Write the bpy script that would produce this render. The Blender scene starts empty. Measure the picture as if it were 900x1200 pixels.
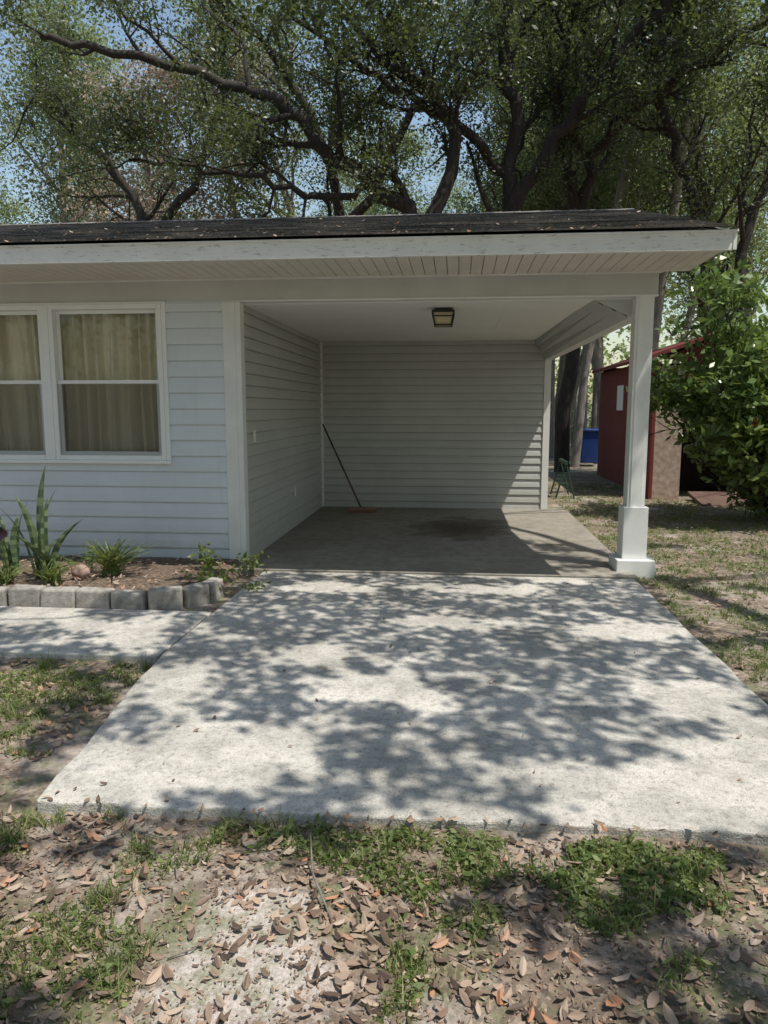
import bpy, math, random
import numpy as np
from mathutils import Vector, Matrix, noise
random.seed(7); rng=np.random.default_rng(7)
R=math.radians
scene=bpy.context.scene
COL=scene.collection

# ------------------------------------------------------------------ materials
def new_mat(name):
    m=bpy.data.materials.new(name); m.use_nodes=True
    nt=m.node_tree; nt.nodes.clear()
    out=nt.nodes.new('ShaderNodeOutputMaterial')
    b=nt.nodes.new('ShaderNodeBsdfPrincipled')
    nt.links.new(b.outputs[0],out.inputs[0])
    return m,nt,b,out
def N(nt,t,**kw):
    n=nt.nodes.new(t)
    for k,v in kw.items():
        if k in n.inputs.keys(): n.inputs[k].default_value=v
        else: setattr(n,k,v)
    return n
def ramp(nt,fac,stops,interp='LINEAR'):
    r=nt.nodes.new('ShaderNodeValToRGB'); r.color_ramp.interpolation=interp
    e=r.color_ramp.elements
    while len(e)<len(stops): e.new(0.5)
    for i,(p,c) in enumerate(stops):
        e[i].position=p; e[i].color=(c[0],c[1],c[2],1) if hasattr(c,'__len__') else (c,c,c,1)
    nt.links.new(fac,r.inputs[0]); return r.outputs[0]
def mix(nt,fac,a,b,mode='MIX'):
    m=nt.nodes.new('ShaderNodeMix'); m.data_type='RGBA'; m.blend_type=mode
    for s,v in ((m.inputs[0],fac),(m.inputs[6],a),(m.inputs[7],b)):
        if isinstance(v,bpy.types.NodeSocket): nt.links.new(v,s)
        else:
            s.default_value=v if not hasattr(v,'__len__') else (v[0],v[1],v[2],1)
    return m.outputs[2]
def coords(nt,scale=(1,1,1)):
    t=nt.nodes.new('ShaderNodeTexCoord'); mp=nt.nodes.new('ShaderNodeMapping')
    mp.inputs['Scale'].default_value=scale
    nt.links.new(t.outputs['Object'],mp.inputs[0]); return mp.outputs[0]
def noise_t(nt,vec,scale,detail=4,rough=.55):
    n=N(nt,'ShaderNodeTexNoise'); n.inputs['Scale'].default_value=scale
    n.inputs['Detail'].default_value=detail; n.inputs['Roughness'].default_value=rough
    nt.links.new(vec,n.inputs['Vector']); return n.outputs[0]
def voro(nt,vec,scale,feature='F1'):
    n=N(nt,'ShaderNodeTexVoronoi'); n.feature=feature; n.inputs['Scale'].default_value=scale
    nt.links.new(vec,n.inputs['Vector']); return n
def bump(nt,b,h,strength=.3,dist=.01):
    n=N(nt,'ShaderNodeBump'); n.inputs['Strength'].default_value=strength; n.inputs['Distance'].default_value=dist
    nt.links.new(h,n.inputs['Height']); nt.links.new(n.outputs[0],b.inputs['Normal'])
def simple(name,c1,c2,scale=6,rough=.6,bs=0.,bscale=60,stretch=(1,1,1),metal=0):
    m,nt,b,o=new_mat(name); v=coords(nt,stretch)
    n=noise_t(nt,v,scale,5,.6)
    nt.links.new(ramp(nt,n,[(.3,c1),(.7,c2)]),b.inputs['Base Color'])
    b.inputs['Roughness'].default_value=rough; b.inputs['Metallic'].default_value=metal
    if bs: bump(nt,b,noise_t(nt,v,bscale,4),bs,.005)
    return m

def siding_mat(name,ca,cb):
    m,nt,b,o=new_mat(name); v=coords(nt)
    n=noise_t(nt,v,1.6,5,.6)
    c=ramp(nt,n,[(.25,ca),(.75,cb)])
    v2=coords(nt,(9,9,.8)); s=noise_t(nt,v2,1.2,4,.6)
    c=mix(nt,ramp(nt,s,[(.55,0),(.85,.22)]),c,(.40,.39,.36))
    tc=N(nt,'ShaderNodeTexCoord'); sp=N(nt,'ShaderNodeSeparateXYZ'); nt.links.new(tc.outputs['Object'],sp.inputs[0])
    g=N(nt,'ShaderNodeMapRange'); nt.links.new(sp.outputs[2],g.inputs[0])
    g.inputs[1].default_value=0.; g.inputs[2].default_value=.45; g.inputs[3].default_value=.6; g.inputs[4].default_value=0
    mm=N(nt,'ShaderNodeMath',operation='MULTIPLY'); nt.links.new(g.outputs[0],mm.inputs[0]); nt.links.new(noise_t(nt,v,5,5,.65),mm.inputs[1])
    c=mix(nt,mm.outputs[0],c,(.26,.24,.20))
    nt.links.new(c,b.inputs['Base Color']); b.inputs['Roughness'].default_value=.55
    bump(nt,b,noise_t(nt,coords(nt,(3,3,60)),3,3),.1,.003)
    return m
M_SID=siding_mat('vinyl_siding',(.60,.64,.675),(.70,.74,.77))
M_SIDIN=siding_mat('vinyl_siding_carport_shaded',(.42,.43,.41),(.50,.51,.49))  # same siding, with the carport's shade put into a darker colour
M_TRIM=simple('white_trim',(.68,.68,.66),(.80,.80,.78),3,.5,.1,30)
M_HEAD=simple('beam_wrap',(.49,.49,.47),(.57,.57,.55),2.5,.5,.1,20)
def fascia_mat():
    m,nt,b,o=new_mat('fascia_paint'); v=coords(nt)
    c=ramp(nt,noise_t(nt,v,2.5,5),[(.3,(.76,.76,.74)),(.7,(.85,.85,.83))])
    s=noise_t(nt,coords(nt,(3,1,14)),3,7,.7)
    c=mix(nt,ramp(nt,s,[(.55,0),(.67,.75)]),c,(.26,.23,.19))
    nt.links.new(c,b.inputs['Base Color']); b.inputs['Roughness'].default_value=.55; return m
M_FASC=fascia_mat()
M_SOFF=simple('soffit_vinyl',(.64,.61,.53),(.74,.71,.63),4,.6)
M_CEIL=simple('carport_ceiling',(.82,.82,.79),(.87,.87,.84),2,.8,.1,80)
M_VIN=simple('window_vinyl',(.78,.79,.79),(.83,.84,.84),5,.35)
M_BLACK=simple('black_metal',(.015,.014,.013),(.03,.028,.025),20,.45,metal=.3)
M_FROST=simple('frosted_glass',(.45,.38,.22),(.55,.48,.30),20,.3)
M_PLASTIC=simple('outlet_plastic',(.70,.68,.6),(.75,.73,.66),20,.4)

def concrete(name,ca,cb,dark,fleck=.5,sc=1.):
    m,nt,b,o=new_mat(name); v=coords(nt)
    c=ramp(nt,noise_t(nt,v,1.1*sc,6,.65),[(.3,ca),(.68,cb)])
    c=mix(nt,ramp(nt,noise_t(nt,v,.6*sc,8,.75),[(.43,0),(.59,.75)]),c,dark)
    c=mix(nt,ramp(nt,noise_t(nt,v,4*sc,9,.8),[(.48,0),(.61,.52)]),c,(.22,.21,.185))
    f=voro(nt,v,120)
    c=mix(nt,ramp(nt,f.outputs['Distance'],[(.12,fleck),(.34,0)]),c,(.08,.078,.07))
    f2=noise_t(nt,v,240,2,.6)
    c=mix(nt,ramp(nt,f2,[(.55,0),(.65,fleck)]),c,(.72,.69,.63))
    f3=noise_t(nt,v,34,6,.75)
    c=mix(nt,ramp(nt,f3,[(.50,0),(.66,fleck)]),c,(.14,.135,.12))
    nt.links.new(c,b.inputs['Base Color']); b.inputs['Roughness'].default_value=.9
    h=N(nt,'ShaderNodeMath',operation='ADD'); nt.links.new(f.outputs['Distance'],h.inputs[0]); nt.links.new(noise_t(nt,v,70,6,.7),h.inputs[1])
    bump(nt,b,h.outputs[0],.45,.005); return m
M_DRIVE=concrete('driveway_concrete',(.50,.475,.43),(.66,.625,.57),(.27,.258,.225),.6)
M_WALK=concrete('walk_concrete',(.50,.475,.43),(.62,.59,.53),(.30,.29,.255),.5,1.7)
def floor_mat():
    m,nt,b,o=new_mat('carport_floor_concrete'); v=coords(nt)
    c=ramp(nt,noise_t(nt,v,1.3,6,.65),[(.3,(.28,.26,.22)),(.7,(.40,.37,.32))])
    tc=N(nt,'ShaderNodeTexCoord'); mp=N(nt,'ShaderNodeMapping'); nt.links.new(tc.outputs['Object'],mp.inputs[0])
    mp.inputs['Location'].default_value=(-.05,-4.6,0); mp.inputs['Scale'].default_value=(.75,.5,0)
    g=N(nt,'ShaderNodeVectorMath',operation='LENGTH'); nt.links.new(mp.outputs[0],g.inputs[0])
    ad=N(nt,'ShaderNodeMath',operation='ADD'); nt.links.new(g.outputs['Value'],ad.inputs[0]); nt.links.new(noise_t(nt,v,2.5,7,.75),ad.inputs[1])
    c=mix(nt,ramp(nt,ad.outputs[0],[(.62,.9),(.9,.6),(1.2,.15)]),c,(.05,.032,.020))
    c=mix(nt,ramp(nt,noise_t(nt,v,7,7,.78),[(.46,0),(.62,.45)]),c,(.12,.10,.075))
    c=mix(nt,ramp(nt,noise_t(nt,v,40,5,.7),[(.5,0),(.68,.3)]),c,(.12,.11,.10))
    nt.links.new(c,b.inputs['Base Color']); b.inputs['Roughness'].default_value=.72; b.inputs['Specular IOR Level'].default_value=.3
    bump(nt,b,noise_t(nt,v,50,4),.15,.004); return m
M_FLOOR=floor_mat()

def shingle_mat():
    m,nt,b,o=new_mat('asphalt_shingles'); v=coords(nt)
    br=N(nt,'ShaderNodeTexBrick'); nt.links.new(v,br.inputs['Vector'])
    br.inputs['Scale'].default_value=1; br.inputs['Brick Width'].default_value=.23; br.inputs['Row Height'].default_value=.14
    br.inputs['Mortar Size'].default_value=.004
    br.inputs['Color1'].default_value=(.06,.057,.056,1); br.inputs['Color2'].default_value=(.19,.18,.17,1); br.inputs['Mortar'].default_value=(.02,.02,.02,1)
    c=mix(nt,ramp(nt,noise_t(nt,v,1.2,6,.7),[(.45,0),(.7,.5)]),br.outputs[0],(.22,.19,.155))
    c=mix(nt,ramp(nt,noise_t(nt,v,60,4,.7),[(.48,0),(.68,.65)]),c,(.30,.29,.275))
    nt.links.new(c,b.inputs['Base Color']); b.inputs['Roughness'].default_value=.95
    bump(nt,b,noise_t(nt,v,90,4),.4,.006); return m
M_SHIN=shingle_mat()

def ground_mat():
    m,nt,b,o=new_mat('yard_soil'); v=coords(nt)
    lit=voro(nt,v,48)
    col=N(nt,'ShaderNodeSeparateColor'); nt.links.new(lit.outputs['Color'],col.inputs[0])
    leaf=ramp(nt,col.outputs[0],[(.0,(.05,.036,.026)),(.35,(.16,.115,.08)),(.7,(.29,.215,.16)),(1,(.42,.33,.26))])
    soil=ramp(nt,noise_t(nt,v,35,12,.85),[(.38,(.06,.045,.035)),(.62,(.31,.25,.20))])
    c=mix(nt,ramp(nt,noise_t(nt,v,5,6,.75),[(.42,.15),(.6,.8)]),soil,leaf)
    sand=ramp(nt,noise_t(nt,v,70,10,.85),[(.38,(.30,.26,.235)),(.6,(.64,.575,.53))])
    c=mix(nt,ramp(nt,noise_t(nt,v,1.1,9,.75),[(.50,0),(.58,.45)]),c,sand)
    tc=N(nt,'ShaderNodeTexCoord'); mp=N(nt,'ShaderNodeMapping'); nt.links.new(tc.outputs['Object'],mp.inputs[0])
    mp.inputs['Scale'].default_value=(1.9,1.3,0); mp.inputs['Location'].default_value=(1.1,-2.45,0)
    g=N(nt,'ShaderNodeVectorMath',operation='LENGTH'); nt.links.new(mp.outputs[0],g.inputs[0])
    ad=N(nt,'ShaderNodeMath',operation='ADD'); nt.links.new(g.outputs['Value'],ad.inputs[0]); nt.links.new(noise_t(nt,v,4,8,.8),ad.inputs[1])
    c=mix(nt,ramp(nt,ad.outputs[0],[(.85,.95),(1.15,0)]),c,sand)
    gr=ramp(nt,noise_t(nt,v,80,4,.8),[(.35,(.045,.065,.018)),(.65,(.15,.19,.06))])
    c=mix(nt,ramp(nt,noise_t(nt,v,1.9,8,.8),[(.48,0),(.58,.65)]),c,gr)
    nt.links.new(c,b.inputs['Base Color']); b.inputs['Roughness'].default_value=.95
    bump(nt,b,noise_t(nt,v,40,7,.75),.5,.010); return m
M_GROUND=ground_mat()
M_SOIL=simple('bed_soil',(.05,.035,.025),(.22,.16,.115),30,.95,.8,60)
M_BLOCK=simple('border_block',(.20,.18,.16),(.44,.41,.37),14,.9,.7,60)

def leaf_mat(name,stops,trans=.35,rough=.5,attr='rnd',tcol=(.35,.45,.08)):
    m,nt,b,o=new_mat(name)
    a=N(nt,'ShaderNodeAttribute'); a.attribute_name=attr
    c=ramp(nt,a.outputs['Fac'],stops)
    nt.links.new(c,b.inputs['Base Color']); b.inputs['Roughness'].default_value=rough
    if trans>0:
        t=N(nt,'ShaderNodeBsdfTranslucent'); nt.links.new(mix(nt,.5,c,tcol),t.inputs[0])
        ms=N(nt,'ShaderNodeMixShader'); ms.inputs[0].default_value=trans
        nt.links.new(b.outputs[0],ms.inputs[1]); nt.links.new(t.outputs[0],ms.inputs[2]); nt.links.new(ms.outputs[0],o.inputs[0])
    return m
M_OAKL=leaf_mat('oak_leaves',[(0,(.024,.033,.015)),(.45,(.055,.072,.031)),(.8,(.095,.115,.055)),(1,(.17,.18,.11))],.24,.46)
M_BGL=leaf_mat('background_leaves',[(0,(.08,.10,.04)),(.5,(.17,.21,.085)),(.85,(.26,.30,.14)),(1,(.36,.34,.23))],.42,.5,tcol=(.45,.55,.16))
M_DRYL=leaf_mat('dry_leaves_crown',[(0,(.22,.15,.11)),(.5,(.40,.31,.24)),(1,(.46,.40,.30))],.35,.6,tcol=(.5,.36,.22))
M_BUSHL=leaf_mat('shrub_leaves',[(0,(.05,.09,.025)),(.5,(.12,.19,.055)),(1,(.23,.32,.11))],.33,.32)
M_LITTER=leaf_mat('litter_leaves',[(0,(.08,.055,.04)),(.3,(.20,.135,.10)),(.6,(.33,.235,.17)),(.88,(.46,.36,.28)),(1,(.44,.20,.10))],.1,.6,tcol=(.3,.2,.1))
M_GRASS=leaf_mat('grass_blades',[(0,(.06,.085,.025)),(.6,(.15,.205,.06)),(1,(.30,.32,.13))],.35,.5)
M_SNAKE=leaf_mat('snake_plant_leaf',[(0,(.04,.07,.04)),(.5,(.09,.13,.06)),(1,(.20,.25,.12))],.1,.4)
M_PURPLE=leaf_mat('purple_petals',[(0,(.02,.008,.015)),(1,(.07,.02,.05))],.1,.5)
M_REDP=simple('red_petals',(.45,.03,.02),(.6,.06,.03),20,.5)
def bark(name,a,b_):
    m,nt,b,o=new_mat(name); v=coords(nt,(6,6,1.6))
    n=noise_t(nt,v,3,8,.7)
    c=ramp(nt,n,[(.3,a),(.7,b_)])
    nt.links.new(c,b.inputs['Base Color']); b.inputs['Roughness'].default_value=.95; bump(nt,b,n,.8,.03); return m
M_BARK=bark('oak_bark',(.020,.016,.013),(.065,.052,.043))
M_BARK2=bark('grey_bark',(.13,.11,.095),(.32,.29,.26))
M_SHED=simple('red_barn_boards',(.12,.018,.015),(.19,.032,.024),5,.8,.3,20,(6,6,.6))
M_SHEDTAN=simple('weathered_panel',(.28,.20,.155),(.50,.40,.33),14,.95,.6,60)
M_DARK=simple('dark_interior',(.02,.012,.01),(.04,.02,.018),4,.9)  # near-black: shade of enclosed spaces put into the colour
M_RAMP=simple('ramp_boards',(.09,.05,.04),(.15,.09,.07),4,.9)
M_WHITEP=simple('white_paint',(.7,.7,.7),(.8,.8,.8),6,.5)
M_BLUE=simple('blue_plastic',(.01,.04,.18),(.02,.06,.24),6,.4)
M_GREENP=simple('green_painted_wood',(.015,.04,.025),(.025,.06,.035),6,.6)
M_WOODH=simple('broom_handle_paint',(.05,.025,.02),(.10,.05,.035),10,.5)
M_BRIST=simple('broom_bristles',(.20,.10,.07),(.32,.18,.13),60,.9)
def curtain_mat():
    m,nt,b,o=new_mat('curtain_cloth'); v=coords(nt,(40,40,3))
    c=ramp(nt,noise_t(nt,v,2,4),[(.3,(.76,.68,.51)),(.7,(.85,.78,.62))])
    nt.links.new(c,b.inputs['Base Color']); b.inputs['Roughness'].default_value=.9; return m
M_CURT=curtain_mat()
def glass_mat():
    m,nt,b,o=new_mat('window_glass'); nt.nodes.remove(b)
    t=N(nt,'ShaderNodeBsdfTransparent'); t.inputs[0].default_value=(.97,.98,.97,1)
    g=N(nt,'ShaderNodeBsdfGlossy'); g.inputs['Roughness'].default_value=.02; g.inputs[0].default_value=(1,1,1,1)
    f=N(nt,'ShaderNodeFresnel'); f.inputs[0].default_value=1.5
    ms=N(nt,'ShaderNodeMixShader'); nt.links.new(f.outputs[0],ms.inputs[0]); nt.links.new(t.outputs[0],ms.inputs[1]); nt.links.new(g.outputs[0],ms.inputs[2])
    nt.links.new(ms.outputs[0],o.inputs[0]); return m
M_GLASS=glass_mat()
def screen_mat():
    m,nt,b,o=new_mat('insect_screen')
    b.inputs['Base Color'].default_value=(.10,.10,.10,1); b.inputs['Roughness'].default_value=.8
    t=N(nt,'ShaderNodeBsdfTransparent'); ms=N(nt,'ShaderNodeMixShader'); ms.inputs[0].default_value=.3
    nt.links.new(t.outputs[0],ms.inputs[1]); nt.links.new(b.outputs[0],ms.inputs[2]); nt.links.new(ms.outputs[0],o.inputs[0]); return m
M_SCREEN=screen_mat()

# ------------------------------------------------------------------ builders
def empty(name,loc=(0,0,0)):
    e=bpy.data.objects.new(name,None); e.empty_display_size=.3; COL.objects.link(e); return e
def link(name,me,mats,parent=None,smooth=False):
    for m in (mats if isinstance(mats,(list,tuple)) else [mats]): me.materials.append(m)
    o=bpy.data.objects.new(name,me); COL.objects.link(o)
    if parent: o.parent=parent
    if smooth:
        me.polygons.foreach_set('use_smooth',[True]*len(me.polygons))
    return o
class MB:
    def __init__(s): s.v=[]; s.f=[]; s.m=[]
    def add(s,vs,fs,mi=0):
        o=len(s.v); s.v+= [tuple(x) for x in vs]; s.f+=[tuple(i+o for i in f) for f in fs]; s.m+=[mi]*len(fs)
    def box(s,a,b,mi=0):
        x0,y0,z0=a; x1,y1,z1=b
        s.add([(x0,y0,z0),(x1,y0,z0),(x1,y1,z0),(x0,y1,z0),(x0,y0,z1),(x1,y0,z1),(x1,y1,z1),(x0,y1,z1)],
              [(0,3,2,1),(4,5,6,7),(0,1,5,4),(1,2,6,5),(2,3,7,6),(3,0,4,7)],mi)
    def tube(s,pts,rad,n=8,mi=0,cap=True):
        pts=[Vector(p) for p in pts]; rings=[]; prev=None
        for i,p in enumerate(pts):
            d=(pts[min(i+1,len(pts)-1)]-pts[max(i-1,0)]).normalized()
            if prev is None:
                u=d.cross(Vector((.3,.5,.81))).normalized()
            else: u=(prev-d*prev.dot(d)).normalized()
            prev=u; w=d.cross(u); r=rad[i] if hasattr(rad,'__len__') else rad
            rings.append([p+(u*math.cos(2*math.pi*k/n)+w*math.sin(2*math.pi*k/n))*r for k in range(n)])
        vs=[v for r in rings for v in r]; fs=[]
        for i in range(len(pts)-1):
            for k in range(n):
                fs.append((i*n+k,i*n+(k+1)%n,(i+1)*n+(k+1)%n,(i+1)*n+k))
        if cap: fs.append(tuple(range(n))[::-1]); fs.append(tuple((len(pts)-1)*n+k for k in range(n)))
        s.add(vs,fs,mi)
    def obj(s,name,mats,parent=None,smooth=False,bevel=0):
        me=bpy.data.meshes.new(name); me.from_pydata(s.v,[],s.f); me.update()
        o=link(name,me,mats,parent,smooth)
        if any(s.m): me.polygons.foreach_set('material_index',s.m)
        if bevel:
            md=o.modifiers.new('bevel','BEVEL'); md.width=bevel; md.segments=2; md.limit_method='ANGLE'
        return o
def box(name,a,b,mat,parent=None,bevel=.004):
    m=MB(); m.box(a,b); return m.obj(name,mat,parent,bevel=bevel)
def siding(name,p0,p1,z0,z1,nrm,parent,pitch=.14,zb=0.,mat=None):
    """lap siding: each course bellies out, tucks in at its top and hangs over the one below"""
    k=math.floor((z0-zb)/pitch+1e-6); prof=[]
    while zb+k*pitch<z1-1e-6:
        b=zb+k*pitch
        for f,o in ((-.045,.020),(-.045,.026),(.0,.028),(.45,.022),(.86,.011),(.95,.004),(.955,.001)):
            z=b+f*pitch; prof.append((min(max(z,z0),z1),o))
        k+=1
    m=MB(); vs=[]
    for (z,o) in prof:
        for p in (p0,p1): vs.append((p[0]+nrm[0]*o,p[1]+nrm[1]*o,z))
    fs=[(2*i,2*i+1,2*i+3,2*i+2) for i in range(len(prof)-1)]
    m.add(vs,fs); return m.obj(name,mat or M_SID,parent)

def leaf_arrays(c,L,W,up=.0,seed=0):
    r=np.random.default_rng(seed); n=len(c)
    u=r.normal(size=(n,3)); u[:,2]*=(1-up*.7); u/=np.linalg.norm(u,axis=1)[:,None]
    w=r.normal(size=(n,3)); w[:,2]*=(1-up*.7); v=w-u*(w*u).sum(1)[:,None]; v/=np.linalg.norm(v,axis=1)[:,None]
    s=r.uniform(.65,1.3,size=(n,1))
    P=np.stack([c-u*L*s/2,c+v*W*s/2-u*L*s*.05,c+u*L*s/2,c-v*W*s/2-u*L*s*.05],1).reshape(-1,3)
    F=np.arange(4*n).reshape(-1,4)
    return P,F,r.beta(2,2,size=n)
def build_mixed(name,mb,leafsets,mats,parent=None,collection=True):
    V=list(mb.v) if mb else []; Fc=list(mb.f) if mb else []; mi=list(mb.m) if mb else []; rn=[.5]*len(Fc)
    for (P,F,rd,m) in leafsets:
        o=len(V); V+=P.tolist(); Fc+=(F+o).tolist(); mi+=[m]*len(F); rn+=rd.tolist()
    me=bpy.data.meshes.new(name); me.from_pydata(V,[],Fc); me.update()
    for m in mats: me.materials.append(m)
    me.polygons.foreach_set('material_index',mi)
    a=me.attributes.new('rnd','FLOAT','FACE'); a.data.foreach_set('value',rn)
    sm=[i==0 and bool(mb) for i in mi]; me.polygons.foreach_set('use_smooth',sm)
    o=bpy.data.objects.new(name,me); COL.objects.link(o)
    if parent: o.parent=parent
    return o

# ------------------------------------------------------------------ sun
SUN=Vector((.417,-.25,1.0)).normalized()
elev=math.asin(SUN.z)
sl=bpy.data.lights.new('sun','SUN'); sl.energy=5.0; sl.angle=R(.5); sl.color=(1,.95,.86)
so=bpy.data.objects.new('sun',sl); COL.objects.link(so)
so.rotation_mode='QUATERNION'; so.rotation_quaternion=SUN.to_track_quat('Z','Y')
so.location=(10,-6,25)
w=bpy.data.worlds.new('World'); scene.world=w; w.use_nodes=True
nt=w.node_tree; bg=nt.nodes['Background']
sky=nt.nodes.new('ShaderNodeTexSky'); sky.sky_type='NISHITA'; sky.sun_disc=False
sky.sun_elevation=elev; sky.sun_rotation=math.atan2(SUN.x,SUN.y); sky.air_density=1.5; sky.dust_density=1.2; sky.ozone_density=1.0
nt.links.new(sky.outputs[0],bg.inputs[0]); bg.inputs[1].default_value=.15

# ------------------------------------------------------------------ ground
def gz(x,y): return -.045+.02*noise.noise(Vector((x*.6,y*.6,0)))
m=MB()
xs=sorted(set([round(-8+i*.16,3) for i in range(101)]+[-300,-150,-80,-40,-20,-12,12,20,40,80,150,300]))
ys=sorted(set([round(-1+i*.16,3) for i in range(126)]+[-300,-150,-80,-40,-20,-8,-3,22,28,40,80,150,300]))
vs=[(x,y,gz(x,y)) for y in ys for x in xs]; W=len(xs)
fs=[(j*W+i,j*W+i+1,(j+1)*W+i+1,(j+1)*W+i) for j in range(len(ys)-1) for i in range(W-1)]
m.add(vs,fs); m.obj('ground',M_GROUND,smooth=True)

def slab(name,poly,zt,zb,mat,bev=.008):
    m=MB(); n=len(poly)
    m.add([(x,y,zt) for x,y in poly]+[(x,y,zb) for x,y in poly],
          [tuple(range(n)),tuple(range(2*n-1,n-1,-1))]+[(i,i+n,(i+1)%n+n,(i+1)%n) for i in range(n)])
    return m.obj(name,mat,bevel=bev)
def wob(p,q,n,amp,seed):
    r=random.Random(seed); out=[]
    for i in range(n):
        t=i/n; x=p[0]+(q[0]-p[0])*t; y=p[1]+(q[1]-p[1])*t
        a=0 if i==0 else amp
        out.append((x+r.uniform(-a,a),y+r.uniform(-a,a)))
    return out
poly=wob((-1.60,2.54),(2.9,2.60),46,.016,1)+wob((2.9,2.60),(2.2,3.0),3,.01,2)+wob((2.2,3.0),(1.60,3.72),6,.01,3)+wob((1.60,3.72),(1.58,6.615),14,.01,4)+wob((1.58,6.615),(-1.77,6.615),2,0,5)+wob((-1.77,6.615),(-1.79,4.25),6,.003,6)+wob((-1.79,4.25),(-1.60,2.54),14,.012,7)
slab('driveway',poly,0,-.12,M_DRIVE)
poly=wob((-1.812,4.22),(-1.80,5.24),4,.003,11)+[(-1.80,5.24),(-9,5.22)]+wob((-9,4.17),(-1.812,4.22),60,.008,12)
slab('front_walkway',poly,-.006,-.1,M_WALK)
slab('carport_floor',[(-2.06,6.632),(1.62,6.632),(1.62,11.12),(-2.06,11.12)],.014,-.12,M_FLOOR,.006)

# ------------------------------------------------------------------ house
H=empty('carport_house')
YF=6.95; YB=11.1; XL=-2.05; XW=1.33
siding('siding_right_of_window',(-2.74,YF),(-2.19,YF),0.,2.49,(0,-1),H,pitch=.15)
siding('siding_below_window',(-5.13,YF),(-2.74,YF),0.,.985,(0,-1),H,pitch=.15)
siding('siding_left_of_window',(-9,YF),(-5.13,YF),0.,2.49,(0,-1),H,pitch=.15)
box('foundation',(-9,6.962,-.15),(-2.06,7.1,.0),M_BLOCK,H)
box('corner_trim_front',(-2.19,YF-.035,-.02),(-2.07,YF+.02,2.474),M_TRIM,H)
box('corner_trim_side',(-2.07,YF-.033,-.02),(-2.02,YF+.09,2.473),M_TRIM,H)
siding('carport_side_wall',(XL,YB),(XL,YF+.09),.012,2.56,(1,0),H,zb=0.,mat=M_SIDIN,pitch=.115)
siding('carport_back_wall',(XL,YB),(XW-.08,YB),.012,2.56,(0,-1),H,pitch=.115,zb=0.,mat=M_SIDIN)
box('inside_corner_trim',(XL+.003,YB-.05,.015),(XL+.05,YB-.004,2.465),M_TRIM,H)
box('back_wall_corner_trim',(XW-.085,YB-.04,.015),(XW+.01,YB+.12,2.25),M_TRIM,H)
box('storage_room_side',(XW-.02,YB+.12,.0),(XW,12.3,2.56),M_SID,H)
box('rear_wall',(-9,12.3,-.1),(XW,12.36,2.6),M_SID,H)
box('left_end_wall',(-9.06,YF,-.1),(-9.0,12.3,2.6),M_SID,H)
box('wall_core_front_right',(-2.72,YF+.003,0),(-2.075,YF+.08,2.6),M_DARK,H)
box('wall_core_front_below',(-5.13,YF+.003,0),(-2.72,YF+.08,.98),M_DARK,H)
box('wall_core_front_left',(-9,YF+.003,0),(-5.13,YF+.08,2.6),M_DARK,H)
box('wall_core_side',(XL-.08,YF+.09,0),(XL-.003,YB+.05,2.6),M_DARK,H)
box('wall_core_back',(XL,YB+.003,0),(XW-.09,YB+.06,2.6),M_DARK,H)
box('ceiling_panel',(XL-.08,YF+.12,2.47),(1.70,YB+.1,2.50),M_CEIL,H,.0)
box('ceiling_seam',(.45,YF+.12,2.466),(.475,YB,2.4715),M_CEIL,H,.001)
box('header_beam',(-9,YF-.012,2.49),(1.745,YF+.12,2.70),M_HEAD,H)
box('header_lower_lip',(-2.20,YF-.022,2.475),(1.75,YF+.13,2.492),M_TRIM,H)
def face_strip(name,A,B,C,D,n,parent,mat):
    A,B,C,D=map(Vector,(A,B,C,D)); nr=(B-A).cross(D-A).normalized()
    if nr.x>0: nr=-nr
    vs=[];
    for i in range(n):
        for t,o in ((i/n,.004),((i+.9)/n,.022),((i+1)/n,.024)):
            vs+= [tuple(A.lerp(D,t)+nr*o),tuple(B.lerp(C,t)+nr*o)]
    m=MB(); m.add(vs,[(2*i,2*i+1,2*i+3,2*i+2) for i in range(3*n-1)]); return m.obj(name,mat,parent)
face_strip('side_beam_inner_skin',(1.19,YF+.134,2.495),(1.09,YB,2.495),(1.24,YB,2.20),(1.54,YF+.134,2.33),3,H,M_SIDIN)
m=MB(); m.add([(1.52,YF+.134,2.318),(1.22,YB+.1,2.187),(1.36,YB+.1,2.187),(1.68,YF+.134,2.318),
               (1.52,YF+.134,2.336),(1.22,YB+.1,2.206),(1.36,YB+.1,2.206),(1.68,YF+.134,2.336)],
              [(0,1,2,3),(7,6,5,4),(0,4,5,1),(1,5,6,2),(2,6,7,3),(3,7,4,0)])
m.obj('side_beam_underside',M_TRIM,H)
m=MB(); m.add([(1.68,YF+.13,2.32),(1.36,YB+.1,2.19),(1.36,YB+.1,2.78),(1.68,YF+.13,2.78)],[(0,1,2,3)]); m.obj('side_beam_outer',M_SID,H)
m=MB(); m.add([(1.10,YF+.132,2.52),(1.70,YF+.132,2.52),(1.70,YF+.132,2.322),(1.53,YF+.132,2.322),(1.15,YF+.132,2.50)],[(0,1,2,3,4)]); m.obj('side_beam_front_closure',M_SIDIN,H)
P=empty('post_assembly'); P.parent=H
box('post_shaft',(1.56,YF-.005,.60),(1.72,YF+.16,2.476),M_TRIM,P,.006)
box('post_shaft_batten',(1.585,YF-.014,.60),(1.695,YF-.004,2.476),M_TRIM,P,.004)
box('post_wrap',(1.53,YF-.035,.12),(1.75,YF+.19,.60),M_TRIM,P,.005)
box('post_base',(1.47,YF-.11,-.05),(1.815,YF+.25,.12),M_TRIM,P,.008)
m=MB(); x=-9.2
while x<1.95:
    m.box((x,6.03,2.683),(x+.094,YF-.012,2.695)); x+=.1
m.obj('soffit',M_SOFF,H)
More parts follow.
